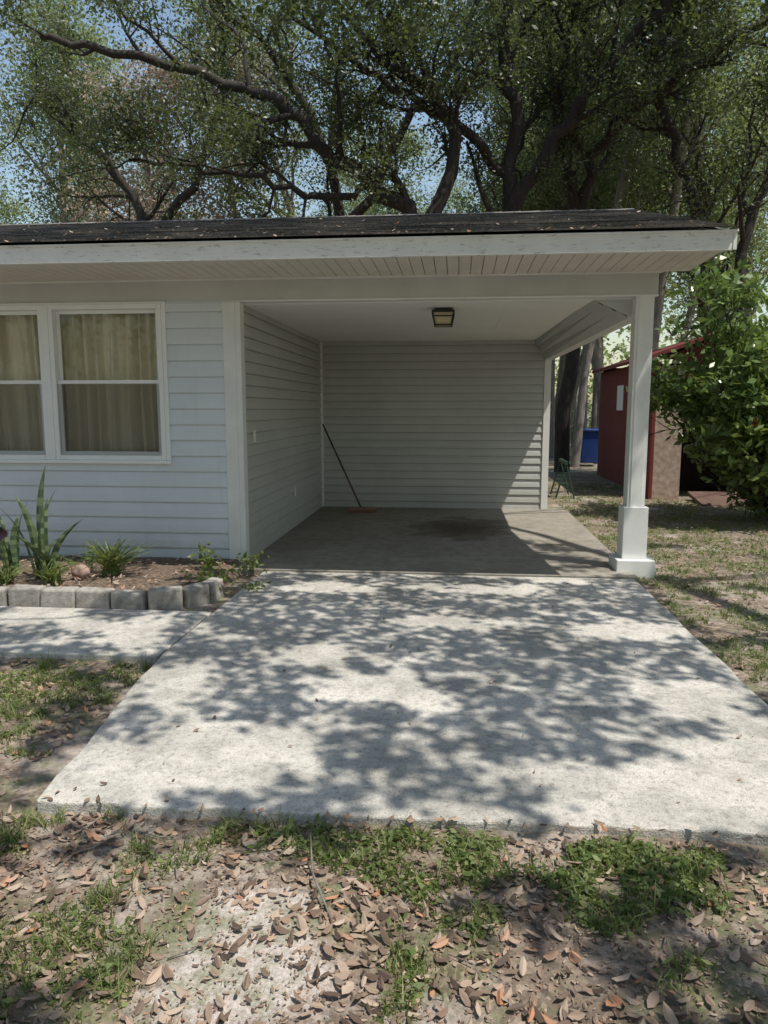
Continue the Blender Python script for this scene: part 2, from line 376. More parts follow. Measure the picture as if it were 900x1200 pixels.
m=MB(); m.add([(1.945,6.03,2.684),(2.03,6.03,2.684),(1.77,YF+.1,2.684),(1.77,YF-.012,2.684),
               (1.945,6.03,2.70),(2.03,6.03,2.70),(1.77,YF+.1,2.70),(1.77,YF-.012,2.70)],[(0,1,2,3),(4,5,6,7),(1,2,6,5)])
m.obj('soffit_return',M_TRIM,H)
box('soffit_wall_channel',(-9,YF-.03,2.672),(1.76,YF-.012,2.686),M_TRIM,H,.002)
box('fascia',(-9.2,5.985,2.668),(2.03,6.028,2.80),M_FASC,H,.003)
box('drip_edge',(-9.2,5.965,2.797),(2.06,5.99,2.812),M_FASC,H,.002)
def roofside(name,ye,ze,yr,zr,x0,x1):
    L=math.hypot(yr-ye,zr-ze); n=int(L/.14); e=Vector((0,yr-ye,zr-ze)).normalized(); nr=Vector((0,-e.z*(1 if yr>ye else -1),abs(e.y)))
    vs=[]
    for i in range(n+1):
        for t,o in ((i*L/(n+1),.016),((i+1)*L/(n+1),.002)):
            p=Vector((0,ye,ze))+e*t+nr*o; vs+=[(x0,p.y,p.z),(x1,p.y,p.z)]
    m=MB(); m.add(vs,[(2*i,2*i+1,2*i+3,2*i+2) for i in range(2*n+1)]); m.obj(name,M_SHIN,H)
roofside('roof_front',5.95,2.815,9.5,3.83,-9.3,2.06)
roofside('roof_rear',13.05,2.815,9.5,3.83,-9.3,2.06)
m=MB(); m.add([(-9.2,5.99,2.79),(2.04,5.99,2.79),(2.04,9.5,3.79),(-9.2,9.5,3.79),(-9.2,13,2.79),(2.04,13,2.79)],[(0,1,2,3),(3,2,5,4)])
m.obj('roof_deck',M_SOFF,H)
m=MB(); x=-9.3
while x<2.04:
    x2=min(x+.22,2.06)
    m.add([(x,9.38,3.808),(x2,9.38,3.808),(x2,9.5,3.855),(x,9.5,3.85),(x,9.62,3.808),(x2,9.62,3.808)],[(0,1,2,3),(3,2,5,4)]); x=x2+.003
m.obj('ridge_cap',M_SHIN,H)
m=MB()
for (ya,za,yb,zb2) in ((5.98,2.80,9.5,3.81),(13.02,2.80,9.5,3.81)):
    m.add([(2.03,ya,za-.13),(2.055,ya,za-.13),(2.055,ya,za),(2.03,ya,za),(2.03,yb,zb2-.13),(2.055,yb,zb2-.13),(2.055,yb,zb2),(2.03,yb,zb2)],[(0,1,2,3),(4,5,6,7),(0,1,5,4),(1,2,6,5),(3,0,4,7),(2,3,7,6)])
m.obj('rake_board',M_FASC,H)
m=MB(); m.add([(1.76,6.9,2.70),(1.76,12.3,2.70),(1.76,12.3,2.95),(1.76,9.5,3.77),(1.76,6.9,3.02)],[(0,1,2,3,4)]); m.obj('gable_wall',M_SID,H)
# window
Wn=empty('double_window'); Wn.parent=H
def sash_unit(x0,x1,z0,z1,idx):
    y=YF
    m=MB(); t=.045
    m.box((x0,y-.04,z0),(x0+t,y+.06,z1)); m.box((x1-t,y-.04,z0),(x1,y+.06,z1))
    m.box((x0+t,y-.04,z1-t),(x1-t,y+.06,z1)); m.box((x0+t,y-.04,z0),(x1-t,y+.06,z0+t))
    m.obj('frame_%d'%idx,M_VIN,Wn,bevel=.004)
    zm=(z0+z1)/2+.01; s=.036
    def sash(a,b,c,d,yy,nm):
        m=MB(); m.box((a,yy,c),(a+s,yy+.03,d)); m.box((b-s,yy,c),(b,yy+.03,d)); m.box((a+s,yy,d-s),(b-s,yy+.03,d)); m.box((a+s,yy,c),(b-s,yy+.03,c+s))
        m.obj(nm,M_VIN,Wn,bevel=.003)
        m=MB(); m.add([(a+s,yy+.014,c+s),(b-s,yy+.014,c+s),(b-s,yy+.014,d-s),(a+s,yy+.014,d-s)],[(0,1,2,3)]); m.obj(nm+'_glass',M_GLASS,Wn)
    sash(x0+t,x1-t,z0+t,zm+.02,y-.01,'lower_sash_%d'%idx)
    sash(x0+t,x1-t,zm-.02,z1-t,y+.025,'upper_sash_%d'%idx)
    m=MB(); m.add([(x0+t,y-.022,z0+t),(x1-t,y-.022,z0+t),(x1-t,y-.022,zm-.015),(x0+t,y-.022,zm-.015)],[(0,1,2,3)]); m.obj('insect_screen_%d'%idx,M_SCREEN,Wn)
WZ0,WZ1=1.0,2.47
sash_unit(-3.895,-2.78,WZ0,WZ1,1); sash_unit(-5.07,-3.955,WZ0,WZ1,2)
box('mullion',(-3.955,YF-.045,WZ0),(-3.895,YF+.05,WZ1),M_VIN,Wn)
box('sill',(-5.13,YF-.06,.965),(-2.735,YF+.03,1.0),M_VIN,Wn)
box('casing_right',(-2.78,YF-.034,1.0),(-2.74,YF+.02,2.488),M_VIN,Wn); box('casing_left',(-5.13,YF-.034,1.0),(-5.07,YF+.02,2.488),M_VIN,Wn)
box('casing_top',(-5.07,YF-.03,2.47),(-2.78,YF+.02,2.489),M_VIN,Wn,.001)
def curtain(name,x0,x1,seed):
    r=random.Random(seed); n=260; vs=[]; ph=r.uniform(0,6)
    zs=[2.46,2.3,2.1,1.9,1.7,1.5,1.3,1.15,1.03]
    for j,z in enumerate(zs):
        for i in range(n+1):
            x=x0+(x1-x0)*i/n; s=x*44+ph+noise.noise(Vector((x*2.4,z*.3,seed)))*7
            amp=.05+.03*noise.noise(Vector((x*4,z*.3,seed+3)))
            vs.append((x,YF+.17+amp*math.sin(s)+.012*math.sin(s*2.3+z),z))
    fs=[(j*(n+1)+i,j*(n+1)+i+1,(j+1)*(n+1)+i+1,(j+1)*(n+1)+i) for j in range(len(zs)-1) for i in range(n)]
    m=MB(); m.add(vs,fs); m.obj(name,M_CURT,Wn,smooth=True)
curtain('curtain_1',-3.90,-2.72,1); curtain('curtain_2',-5.12,-3.95,2)
box('window_cavity_back',(-5.2,YF+.5,.9),(-2.6,YF+.52,2.6),M_DARK,H)
box('light_switch',(XL+.022,7.28,1.16),(XL+.036,7.35,1.28),M_PLASTIC,H)
box('wall_outlet',(XL+.022,9.1,.40),(XL+.04,9.17,.52),M_PLASTIC,H)
Lp=empty('ceiling_lantern'); Lp.parent=H
cx,cy=-.15,7.55
m=MB(); m.box((cx-.08,cy-.08,2.445),(cx+.08,cy+.08,2.47)); m.box((cx-.11,cy-.11,2.425),(cx+.11,cy+.11,2.446))
for sx in(-1,1):
    for sy in(-1,1):
        m.tube([(cx+sx*.105,cy+sy*.105,2.43),(cx+sx*.08,cy+sy*.08,2.31)],.010,6)
for (u,v) in ((0,1),(0,-1),(1,0),(-1,0)):
    m.tube([(cx+u*.105-v*.1,cy+v*.105-u*.1,2.39),(cx+u*.105+v*.1,cy+v*.105+u*.1,2.39)],.006,5)
m.box((cx-.09,cy-.09,2.30),(cx+.09,cy-.07,2.315)); m.box((cx-.09,cy+.07,2.30),(cx+.09,cy+.09,2.315)); m.box((cx-.09,cy-.07,2.30),(cx-.07,cy+.07,2.315)); m.box((cx+.07,cy-.07,2.30),(cx+.09,cy+.07,2.315))
m.obj('lantern_frame',M_BLACK,Lp)
m=MB(); m.add([(cx-.095,cy-.095,2.424),(cx+.095,cy-.095,2.424),(cx+.095,cy+.095,2.424),(cx-.095,cy+.095,2.424),(cx-.07,cy-.07,2.305),(cx+.07,cy-.07,2.305),(cx+.07,cy+.07,2.305),(cx-.07,cy+.07,2.305)],[(0,1,5,4),(1,2,6,5),(2,3,7,6),(3,0,4,7),(4,5,6,7)])
m.obj('lantern_glass',M_FROST,Lp)

# ------------------------------------------------------------------ push broom
B=empty('push_broom')
m=MB(); m.tube([(-1.975,10.9,1.26),(-1.66,10.68,.66),(-1.36,10.46,.095)],.0125,10); m.obj('handle',M_WOODH,B,smooth=True)
m=MB(); m.box((-.20,-.032,.055),(.20,.032,.085)); o=m.obj('head_block',M_BRIST,B,bevel=.008); o.location=(-1.33,10.44,.0); o.rotation_euler=(0,0,R(12))
m=MB()
for i in range(46):
    for j in range(5):
        x=-.195+i*.39/45; y=-.026+j*.013
        m.tube([(x,y,.056),(x+random.uniform(-.006,.006),y*1.5+random.uniform(-.006,.006),.015)],.0035,4)
o=m.obj('bristles',M_BRIST,B); o.location=(-1.33,10.44,0); o.rotation_euler=(0,0,R(12))

# ------------------------------------------------------------------ flower bed
m=MB(); r=random.Random(3)
def block(cx,cy,ang,L=.27,h=.125,d=.12):
    hh=h+r.uniform(-.012,.008)
    c,s=math.cos(ang),math.sin(ang); vs=[]
    for z in(-.05,hh):
        for (u,v) in((-L/2,-d/2),(L/2,-d/2),(L/2,d/2),(-L/2,d/2)):
            vs.append((cx+u*c-v*s+r.uniform(-.008,.008),cy+u*s+v*c+r.uniform(-.008,.008),z+r.uniform(-.006,.006)))
    m.add(vs,[(0,3,2,1),(4,5,6,7),(0,1,5,4),(1,2,6,5),(2,3,7,6),(3,0,4,7)])
x=-8.9
while x<-2.30:
    block(x,5.34+r.uniform(-.015,.015),r.uniform(-.04,.04)); x+=.279
block(x-.015,5.38,.35,.25); block(x+.17,5.52,1.0,.22); block(x+.24,5.72,1.4,.2)
m.obj('garden_border',M_BLOCK,bevel=.016)
m=MB(); vs=[]; nx_,ny_=60,14
for j in range(ny_+1):
    for i in range(nx_+1):
        y=5.38+1.57*j/ny_; xr=-2.08+.10*min(1,(y-5.38)/.4) if y<6.9 else -2.0
        x=-9+(9+xr)*i/nx_
        vs.append((x,y,.04+.03*noise.noise(Vector((x*2,y*2,4)))-(.09 if i==nx_ else 0)))
m.add(vs,[(j*(nx_+1)+i,j*(nx_+1)+i+1,(j+1)*(nx_+1)+i+1,(j+1)*(nx_+1)+i) for j in range(ny_) for i in range(nx_)])
m.obj('flower_bed_soil',M_SOIL,smooth=True)
def blade_plant(name,cx,cy,z,blades,mat,seed,wd=.045):
    r=random.Random(seed); V=[];F=[];RN=[]
    for (h,lean,az,wid) in blades:
        ox,oy=cx+r.uniform(-.06,.06),cy+r.uniform(-.05,.05); n=14; o=len(V)
        rot=r.uniform(-.5,.5); tw=r.uniform(-.9,.9)
        for i in range(n+1):
            t=i/n; ww=wid*max(.03,(.55+1.2*t-.2*t*t-1.52*t**4)) 
            px=ox+math.cos(az)*lean*h*t*t+.012*math.sin(6*t+az)*(wid>.02); py=oy+math.sin(az)*lean*h*t*t; pz=z+h*t*(1-.25*lean*t)
            a=rot+tw*t; dx,dy=math.cos(a)*ww,math.sin(a)*ww
            V+=[(px-dx,py-dy,pz),(px+dy*.35,py-dx*.35,pz),(px+dx,py+dy,pz)]
        for i in range(n):
            for k in(0,1):
                a0=o+i*3+k; F.append((a0,a0+1,a0+4,a0+3)); RN.append(r.random()*.5+(.45 if i%2 else 0))
    P=np.array(V); return build_mixed(name,None,[(P,np.array(F),np.array(RN),0)],[mat])
blade_plant('snake_plant',-3.52,5.92,.03,[(1.02,.10,.2,.032),(.86,.22,.6,.032),(.78,.2,3.5,.032),(.62,.35,2.9,.032),(.55,.4,5.5,.03),(.72,.05,1,.032),(.45,.5,.1,.03),(.5,.5,3.8,.03),(.66,.15,2,.032),(.4,.6,4.6,.028),(.75,.45,3.1,.028),(.6,.5,.3,.028)],M_SNAKE,1)
blade_plant('snake_plant',-3.95,6.1,.03,[(.7,.2,.2,.032),(.6,.35,2.6,.032),(.5,.3,3.5,.03),(.42,.35,4.9,.03),(.55,.1,1,.03)],M_SNAKE,2)
r=random.Random(9)
blade_plant('liriope_plant',-3.02,6.15,.03,[(r.uniform(.2,.4),r.uniform(.4,1.3),r.uniform(0,6.28),.009) for _ in range(90)],M_GRASS,3)
blade_plant('liriope_plant',-3.35,5.75,.03,[(r.uniform(.15,.3),r.uniform(.4,1.2),r.uniform(0,6.28),.008) for _ in range(60)],M_GRASS,4)
blade_plant('liriope_plant',-3.75,5.7,.03,[(r.uniform(.12,.25),r.uniform(.4,1.2),r.uniform(0,6.28),.008) for _ in range(50)],M_GRASS,14)
def leafy(name,cx,cy,z,h,rad,n,L,mat,seed):
    r=random.Random(seed); mb=MB(); cs=[]
    for i in range(max(4,n//14)):
        a=r.uniform(0,6.28); rr=rad*math.sqrt(r.random()); hh=h*r.uniform(.35,1)
        mb.tube([(cx,cy,z),(cx+rr*.5*math.cos(a),cy+rr*.5*math.sin(a),z+hh*.6),(cx+rr*math.cos(a),cy+rr*math.sin(a),z+hh)],[.005,.004,.002],5)
        for k in range(14):
            t=.3+.7*r.random(); cs.append((cx+rr*t*math.cos(a)+r.gauss(0,L*.7),cy+rr*t*math.sin(a)+r.gauss(0,L*.7),z+hh*t+r.gauss(0,L*.3)))
    Pn,Fn,rd=leaf_arrays(np.array(cs),L,L*.5,.7,seed)
    return build_mixed(name,mb,[(Pn,Fn,rd,1)],[M_GRASS,mat])
leafy('weed_plant',-2.02,5.85,.02,.2,.24,110,.065,M_GRASS,5)
leafy('weed_plant',-2.25,6.5,.02,.34,.2,70,.07,M_GRASS,6)
leafy('weed_plant',-1.88,6.55,.0,.2,.10,40,.07,M_GRASS,8)
leafy('weed_plant',-3.35,6.35,.02,.3,.25,80,.05,M_BUSHL,7)
leafy('weed_plant',-1.75,5.9,-.02,.07,.2,50,.05,M_GRASS,18)
mb=MB(); mb.tube([(-3.72,5.75,.03),(-3.74,5.74,.30),(-3.74,5.7,.48)],.006,6)
V=[];F=[];k=0
for i in range(26):
    a=i*2*math.pi/26; c=Vector((-3.74,5.70,.48)); d=Vector((math.cos(a),-.35*abs(math.sin(a)),math.sin(a)*.8)); s=Vector((-math.sin(a),0,math.cos(a)*.8))
    L=.085; V+= [tuple(c),tuple(c+d*L*.6+s*.012),tuple(c+d*L),tuple(c+d*L*.6-s*.012)]; F.append((k,k+1,k+2,k+3)); k+=4
build_mixed('purple_flower',mb,[(np.array(V),np.array(F),np.random.rand(len(F)),1)],[M_GRASS,M_PURPLE])
def rock(name,c,s,mat,seed):
    import bmesh
    bm=bmesh.new(); bmesh.ops.create_icosphere(bm,subdivisions=3,radius=1)
    for v in bm.verts:
        k=1+.35*noise.noise(v.co*1.3+Vector((seed,0,0))); v.co=Vector((v.co.x*s[0]*k+c[0],v.co.y*s[1]*k+c[1],v.co.z*s[2]*k+c[2]))
    me=bpy.data.meshes.new(name); bm.to_mesh(me); bm.free(); return link(name,me,mat,smooth=True)
M_ROCK=simple('pinkish_rock',(.22,.13,.10),(.40,.30,.25),12,.9,.4,40)
rock('garden_rock',(-3.22,6.0,.10),(.075,.06,.07),M_ROCK,2)

# ------------------------------------------------------------------ shed
S=empty('red_shed')
x0,x1,y0,y1=3.3,5.6,13.0,17.6
m=MB(); y=y0
while y<y1:
    m.box((x0-.018,y,-.05),(x0,y+.19,2.30)); y+=.2
m.obj('side_boards',M_SHED,S)
box('weathered_panel',(x0+.02,y0-.02,-.05),(x0+.47,y0,2.2),M_SHEDTAN,S)
box('corner_board',(x0-.04,y0-.03,-.05),(x0+.02,y0+.06,2.3),M_SHED,S)
box('front_upper_boards',(x0+.47,y0-.02,1.95),(x1,y0,2.45),M_SHED,S)
box('front_right_boards',(x0+1.7,y0-.02,-.05),(x1,y0,1.95),M_SHED,S)
box('shed_back',(x0,y1,-.05),(x1,y1+.03,2.4),M_SHED,S); box('shed_right',(x1,y0,-.05),(x1+.03,y1,2.4),M_SHED,S)
box('shed_dark_backing',(x0+.1,y0+1.2,-.05),(x1-.05,y0+1.22,2.3),M_DARK,S)  # dark sheet standing in for the shade inside the shed opening
m=MB(); m.add([(x0-.22,y0-.25,2.28),((x0+x1)/2,y0-.25,2.75),(x1+.22,y0-.25,2.28),(x0-.22,y1+.2,2.28),((x0+x1)/2,y1+.2,2.75),(x1+.22,y1+.2,2.28),
  (x0-.22,y0-.25,2.34),((x0+x1)/2,y0-.25,2.81),(x1+.22,y0-.25,2.34),(x0-.22,y1+.2,2.34),((x0+x1)/2,y1+.2,2.81),(x1+.22,y1+.2,2.34)],
  [(0,3,4,1),(1,4,5,2),(6,7,10,9),(7,8,11,10),(0,1,7,6),(1,2,8,7),(0,6,9,3),(2,5,11,8)])
m.obj('shed_roof',M_SHED,S)
m=MB(); m.add([(x0,y0-.01,2.3),((x0+x1)/2,y0-.01,2.73),(x1,y0-.01,2.3)],[(0,1,2)]); m.obj('shed_gable',M_SHED,S)
box('shed_window_sign',(x0-.035,15.3,1.45),(x0-.018,15.85,1.95),M_WHITEP,S)
m=MB(); m.add([(3.9,12.1,-.03),(4.9,12.1,-.03),(4.9,12.95,.1),(3.9,12.95,.1),(3.9,12.1,-.06),(4.9,12.1,-.06),(4.9,12.95,.03),(3.9,12.95,.03)],[(0,1,2,3),(0,4,5,1),(3,7,4,0)])
m.obj('shed_ramp',M_RAMP,S)
Bn=empty('blue_recycling_bin'); c=(3.5,20.4)
m=MB(); m.add([(c[0]-.22,c[1]-.27,.05),(c[0]+.22,c[1]-.27,.05),(c[0]+.22,c[1]+.27,.05),(c[0]-.22,c[1]+.27,.05),(c[0]-.28,c[1]-.34,.88),(c[0]+.28,c[1]-.34,.88),(c[0]+.28,c[1]+.34,.88),(c[0]-.28,c[1]+.34,.88)],
 [(0,3,2,1),(0,1,5,4),(1,2,6,5),(2,3,7,6),(3,0,4,7)]); m.obj('bin_body',M_BLUE,Bn,bevel=.03)
box('bin_lid',(c[0]-.31,c[1]-.38,.88),(c[0]+.31,c[1]+.36,.95),M_BLUE,Bn,.03)
m=MB(); m.tube([(c[0]-.3,c[1]+.4,.9),(c[0]+.3,c[1]+.4,.9)],.02,8); m.tube([(c[0]-.3,c[1]+.28,.12),(c[0]-.22,c[1]+.28,.12)],.13,16); m.tube([(c[0]+.22,c[1]+.28,.12),(c[0]+.3,c[1]+.28,.12)],.13,16); m.obj('bin_handle_and_wheels',M_BLACK,Bn)
G=empty('green_sawhorse'); m=MB(); c=(1.86,12.9)
for yy in(0,.7):
    m.tube([(c[0]-.16,c[1]+yy,-.05),(c[0],c[1]+yy,.56)],.016,6); m.tube([(c[0]+.16,c[1]+yy,-.05),(c[0],c[1]+yy,.56)],.016,6); m.tube([(c[0]-.09,c[1]+yy,.22),(c[0]+.09,c[1]+yy,.22)],.012,6)
m.box((c[0]-.025,c[1]-.05,.54),(c[0]+.025,c[1]+.75,.60)); m.obj('frame',M_GREENP,G)

# ------------------------------------------------------------------ trees
def smooth_path(pts,n=4,wb=.06,seed=0):
    r=random.Random(seed); P=[Vector(p) for p in pts]; out=[]
    for i in range(len(P)-1):
        p0=P[max(i-1,0)];p1=P[i];p2=P[i+1];p3=P[min(i+2,len(P)-1)]
        for k in range(n):
            t=k/n; q=.5*((2*p1)+(p2-p0)*t+(2*p0-5*p1+4*p2-p3)*t*t+(3*p1-p0-3*p2+p3)*t**3)
            if i+k>0: q=q+Vector((r.gauss(0,wb),r.gauss(0,wb),r.gauss(0,wb)))
            out.append(q)
    out.append(P[-1]); return out
class Tree:
    def __init__(s,seed): s.r=random.Random(seed); s.mb=MB(); s.tips=[]; s.seed=seed
    def limb(s,path,r0,r1,lvl,maxl,nch,lenf,upb=.25,sides=None,start=.25):
        n=len(path); rad=[r0+(r1-r0)*(i/(n-1))**.8 for i in range(n)]
        s.mb.tube(path,rad,sides or max(4,10-2*lvl),cap=False)
        if lvl>=maxl:
            for i in range(1,n): s.tips.append(path[i])
            return
        for k in range(nch[lvl]):
            t=start+(1-start)*(k+s.r.random())/nch[lvl]; t=min(t,.999); f=t*(n-1); i=int(f)
            p=path[i].lerp(path[i+1],f-i); tan=(path[i+1]-path[i]).normalized()
            rv=Vector((s.r.gauss(0,1),s.r.gauss(0,1),s.r.gauss(0,1))); rv=(rv-tan*rv.dot(tan)).normalized()
            d=(tan*.7+rv*.8+Vector((0,0,upb))).normalized()
            ln=lenf[lvl]*s.r.uniform(.6,1.25)*(1-.35*t); rr=max(.008,(r0+(r1-r0)*t)*.5)
            m=5 if lvl<1 else 3; q=[p]; dd=d
            for _ in range(m):
                dd=(dd+Vector((s.r.gauss(0,.28),s.r.gauss(0,.28),s.r.gauss(0,.22)+.04))).normalized(); q.append(q[-1]+dd*ln/m)
            s.limb(q,rr,rr*.3,lvl+1,maxl,nch,lenf,upb*.6,start=.2)
    def leaves(s,per,spread,L,W,mat=1,skip=.0,keep=None):
        rg=np.random.default_rng(s.seed); T=np.array([tuple(t) for t in s.tips])
        if keep is not None: T=T[keep(T)]
        T=T[rg.random(len(T))>skip]
        C=np.repeat(T,per,0)+rg.normal(size=(len(T)*per,3))*spread*np.array([1,1,.6])
        P_,F_,rd=leaf_arrays(C,L,W,.3,s.seed)
        cl=np.repeat(rg.uniform(-.28,.28,size=len(T)),per); rd=np.clip(rd*.7+.12+cl,0,1)
        return (P_,F_,rd,mat)
def pt(x,y,z):
    k=y/16; return (x*k,y,1.5+(z-1.5)*k)
def oak(name,limbs,seed,nch=(12,8),lenf=(2.5,1.15),per=42,spread=.19,L=.082,W=.042,mats=(None,None),maxl=2,skip=.10):
    t=Tree(seed)
    for j,(pts,r0,r1) in enumerate(limbs):
        t.limb(smooth_path(pts,4,.07,seed*10+j),r0*1.45,r1*1.6,0,maxl,nch,lenf)
    return build_mixed(name,t.mb,[t.leaves(per,spread,L,W,skip=skip)],[mats[0] or M_BARK,mats[1] or M_OAKL]),t
A=lambda l,y: [pt(a,y+dy,b) for (a,dy,b) in l]
oak('oak_tree',[
 ([(1.0,17,0)]+A([(.95,1,3.5),(.95,1,5.5),(1.1,.8,7.2),(.8,.3,8.6),(1.1,-.5,10.2),(1.6,-1,12)],16),.16,.05),
 (A([(.95,1,5.2),(1.7,.6,6.6),(2.5,.2,7.7),(3.5,-.3,8.9),(4.6,-.8,9.8),(5.5,-1,10.8)],16),.12,.035),
 (A([(.97,1,6.2),(.2,.5,7.0),(-.8,0,7.6),(-2,-.4,8.4),(-3.4,-.6,9.3)],16),.09,.025)],11)
oak('oak_tree',[
 ([(-.9,16,0)]+A([(-1,0,3),(-1.05,0,5.4),(-1.8,-.2,6.1),(-2.8,-.5,6.8),(-3.7,-.8,7.7),(-5.0,-1,8.2),(-7.2,-1.4,8.9),(-8.8,-1.6,9.2)],16),.17,.035),
 (A([(-1.0,0,5.0),(-.1,.2,6.6),(-.7,0,7.8),(-1.8,-.3,8.6),(-2.6,-.6,9.7)],16),.12,.03),
 (A([(-1.8,-.2,6.1),(-3.0,-.5,5.85),(-4.2,-.8,6.3),(-5.6,-1.0,6.6),(-7.0,-1.2,6.7)],16),.06,.02)],12)
oak('oak_tree',[
 ([(2.5,18,0)]+A([(2.4,2,3),(2.45,2,5.5),(2.75,1.6,6.5),(3.3,1.2,7.3),(4.4,.6,8.0),(6.1,0,9.1),(8,-.5,10)],16),.13,.04),
 (A([(2.45,2,5.2),(1.9,1.4,7),(2.1,1,8.8),(2.6,.6,10.5)],16),.10,.03),
 (A([(3.3,1.2,7.3),(4.0,.8,8.9),(4.3,.5,10.5)],16),.07,.025)],13)
oak('oak_tree',[
 ([(5.6,17.5,0)]+A([(5.0,1.5,3.6),(4.55,1.5,5.7),(4.0,1.2,7.1),(3.6,.8,8.6),(3.7,.4,10)],16),.12,.04),
 ([(6.1,16,0)]+A([(5.7,0,4.0),(5.9,0,5.8),(6.5,-.3,7.3),(6.7,-.5,9)],16),.10,.03)],14,per=26,skip=.25)
oak('oak_tree',[
 ([(-6.3,20,0)]+A([(-6.4,3,4),(-7.0,3,6.0),(-8.0,2.5,7.2),(-9.0,2,8.2)],16),.12,.04),
 (A([(-6.4,3,5),(-5.4,2.6,6.6),(-4.9,2,8.2),(-5.2,1.6,10)],16),.09,.03)],15,per=30,skip=.2)
oak('oak_tree',[
 (A([(-2.5,4,0),(-2.4,4,4.5),(-2.9,3.6,7),(-3.8,3,8.6),(-5.4,2.4,10)],16),.13,.04),
 (A([(-2.4,4,5),(-1.2,3.6,7),(0,3,8.8),(.6,2.6,10.5)],16),.10,.03)],16,per=34,skip=.15)
def generic(seed,h,mats,per,L,dry=False):
    t=Tree(seed); r=t.r
    p=[Vector((0,0,-.1))]; d=Vector((r.gauss(0,.08),r.gauss(0,.08),1))
    for i in range(6): d=(d+Vector((r.gauss(0,.1),r.gauss(0,.1),.15))).normalized(); p.append(p[-1]+d*h/6)
    t.limb(p,h*.014,h*.004,0,2,(18,7),(h*.27,h*.12),.35,start=.34)
    me=build_mixed('_tmp',t.mb,[t.leaves(per,.30,L,L*.5)],mats); m_=me.data; bpy.data.objects.remove(me); return m_
gm=[generic(31,13,[M_BARK2,M_BGL],44,.12),generic(32,11,[M_BARK,M_BGL],44,.12),generic(33,14,[M_BARK2,M_BGL],36,.12),generic(34,10,[M_BARK2,M_DRYL],30,.115)]
r=random.Random(5)
spots=[(-15,27,0),(-8.5,25,3),(-5.5,24,3),(-2.5,30,1),(1.5,26,0),(4.6,23.5,2),(6.2,27,1),(3.9,31,0),(9.5,25,0),(12,29,2),(-12,36,2),(-7,36,0),(0,38,2),(6,38,0),(13,38,1),(-22,32,1),(18,27,0),(5.0,21.5,0),(7.6,21,1),(-20,22,1),(-3.5,24,2),(8,31,2),(-16,40,0),
 (4.75,25.5,0),(2.95,23.5,0),(4.0,28.5,2),(3.4,34,0),(-12,29,0),
 (-9,-13,0),(-3,-16,2),(4,-14,1),(10,-12,0),(-14,-8,1),(16,-7,2),(-2,-24,0),(7,-25,2),(-12,-20,2),(-16,2,0),(-19,8,2),(15,5,1),(17,13,0),(3.0,27.5,2),(-6,44,3),(2.4,45,1)]
for (x,y,k) in spots:
    o=bpy.data.objects.new('woodland_tree',gm[k]); COL.objects.link(o)
    o.location=(x,y,-.05); o.rotation_euler=(0,0,r.uniform(0,6.28)); s=r.uniform(.9,1.2); o.scale=(s,s,s)
for (x,y,k) in [(3.1,20.0,2),(3.75,22.5,0),(4.35,24.5,2),(3.3,26,0),(4.6,30,2),(5.3,28,0),(2.75,24,2),(3.9,35,0),(5.6,34,2)]:
    o=bpy.data.objects.new('woodland_tree',gm[k]); COL.objects.link(o)
    o.location=(x,y,-.05); o.rotation_euler=(0,0,r.uniform(0,6.28)); s=r.uniform(.45,.65); o.scale=(s,s,r.uniform(1.0,1.2))
cs=[]
for i in range(1400):
    a=r.uniform(0,6.283); d=r.uniform(48,75); z=r.uniform(0,1)**.8*(13 if i%2 else 9)
    for k in range(34):
        cs.append((math.cos(a)*d+r.gauss(0,1.3),8+math.sin(a)*d+r.gauss(0,1.3),max(.1,z+r.gauss(0,1))))
P_,F_,rd=leaf_arrays(np.array(cs),.6,.35,.3,77)
build_mixed('distant_trees',None,[(P_,F_,rd,0)],[M_BGL])
cs=[]
for i in range(300):
    x=r.uniform(-14,18); y=r.uniform(26,42); hz=r.uniform(.5,3.4)
    for k in range(75): cs.append((x+r.gauss(0,.7),y+r.gauss(0,.7),abs(r.gauss(hz*.5,hz*.4))))
P_,F_,rd=leaf_arrays(np.array(cs),.17,.09,.3,78)
build_mixed('undergrowth',None,[(P_,F_,rd,0)],[M_BGL])

t=Tree(51)
bx,by=4.15,10.5
for i in range(26):
    a=i*2.4+r.uniform(-.3,.3); R_=r.uniform(.5,1.45); h=r.uniform(1.1,3.4)
    p=[Vector((bx+.3,by,-.05)),Vector((bx+R_*.5*math.cos(a),by+R_*.5*math.sin(a),h*.45)),Vector((bx+R_*math.cos(a),by+R_*math.sin(a),h*.88))]
    t.limb(smooth_path(p,3,.03,i),.028,.008,0,2,(8,4),(.75,.35),.1,start=.12)
ls=t.leaves(9,.13,.145,.065,keep=lambda T: T[:,0]>3.75-(T[:,2]-.6)*1.0)
fl=[t.tips[k] for k in (40,300,700,1100,1500,2000) if k<len(t.tips)]
fc=np.repeat(np.array([tuple(q) for q in fl]),10,0)+np.random.default_rng(4).normal(size=(len(fl)*10,3))*.03
fp=leaf_arrays(fc,.06,.04,0,5)
build_mixed('flowering_shrub',t.mb,[ls,(fp[0],fp[1],fp[2],2)],[M_BARK,M_BUSHL,M_REDP])

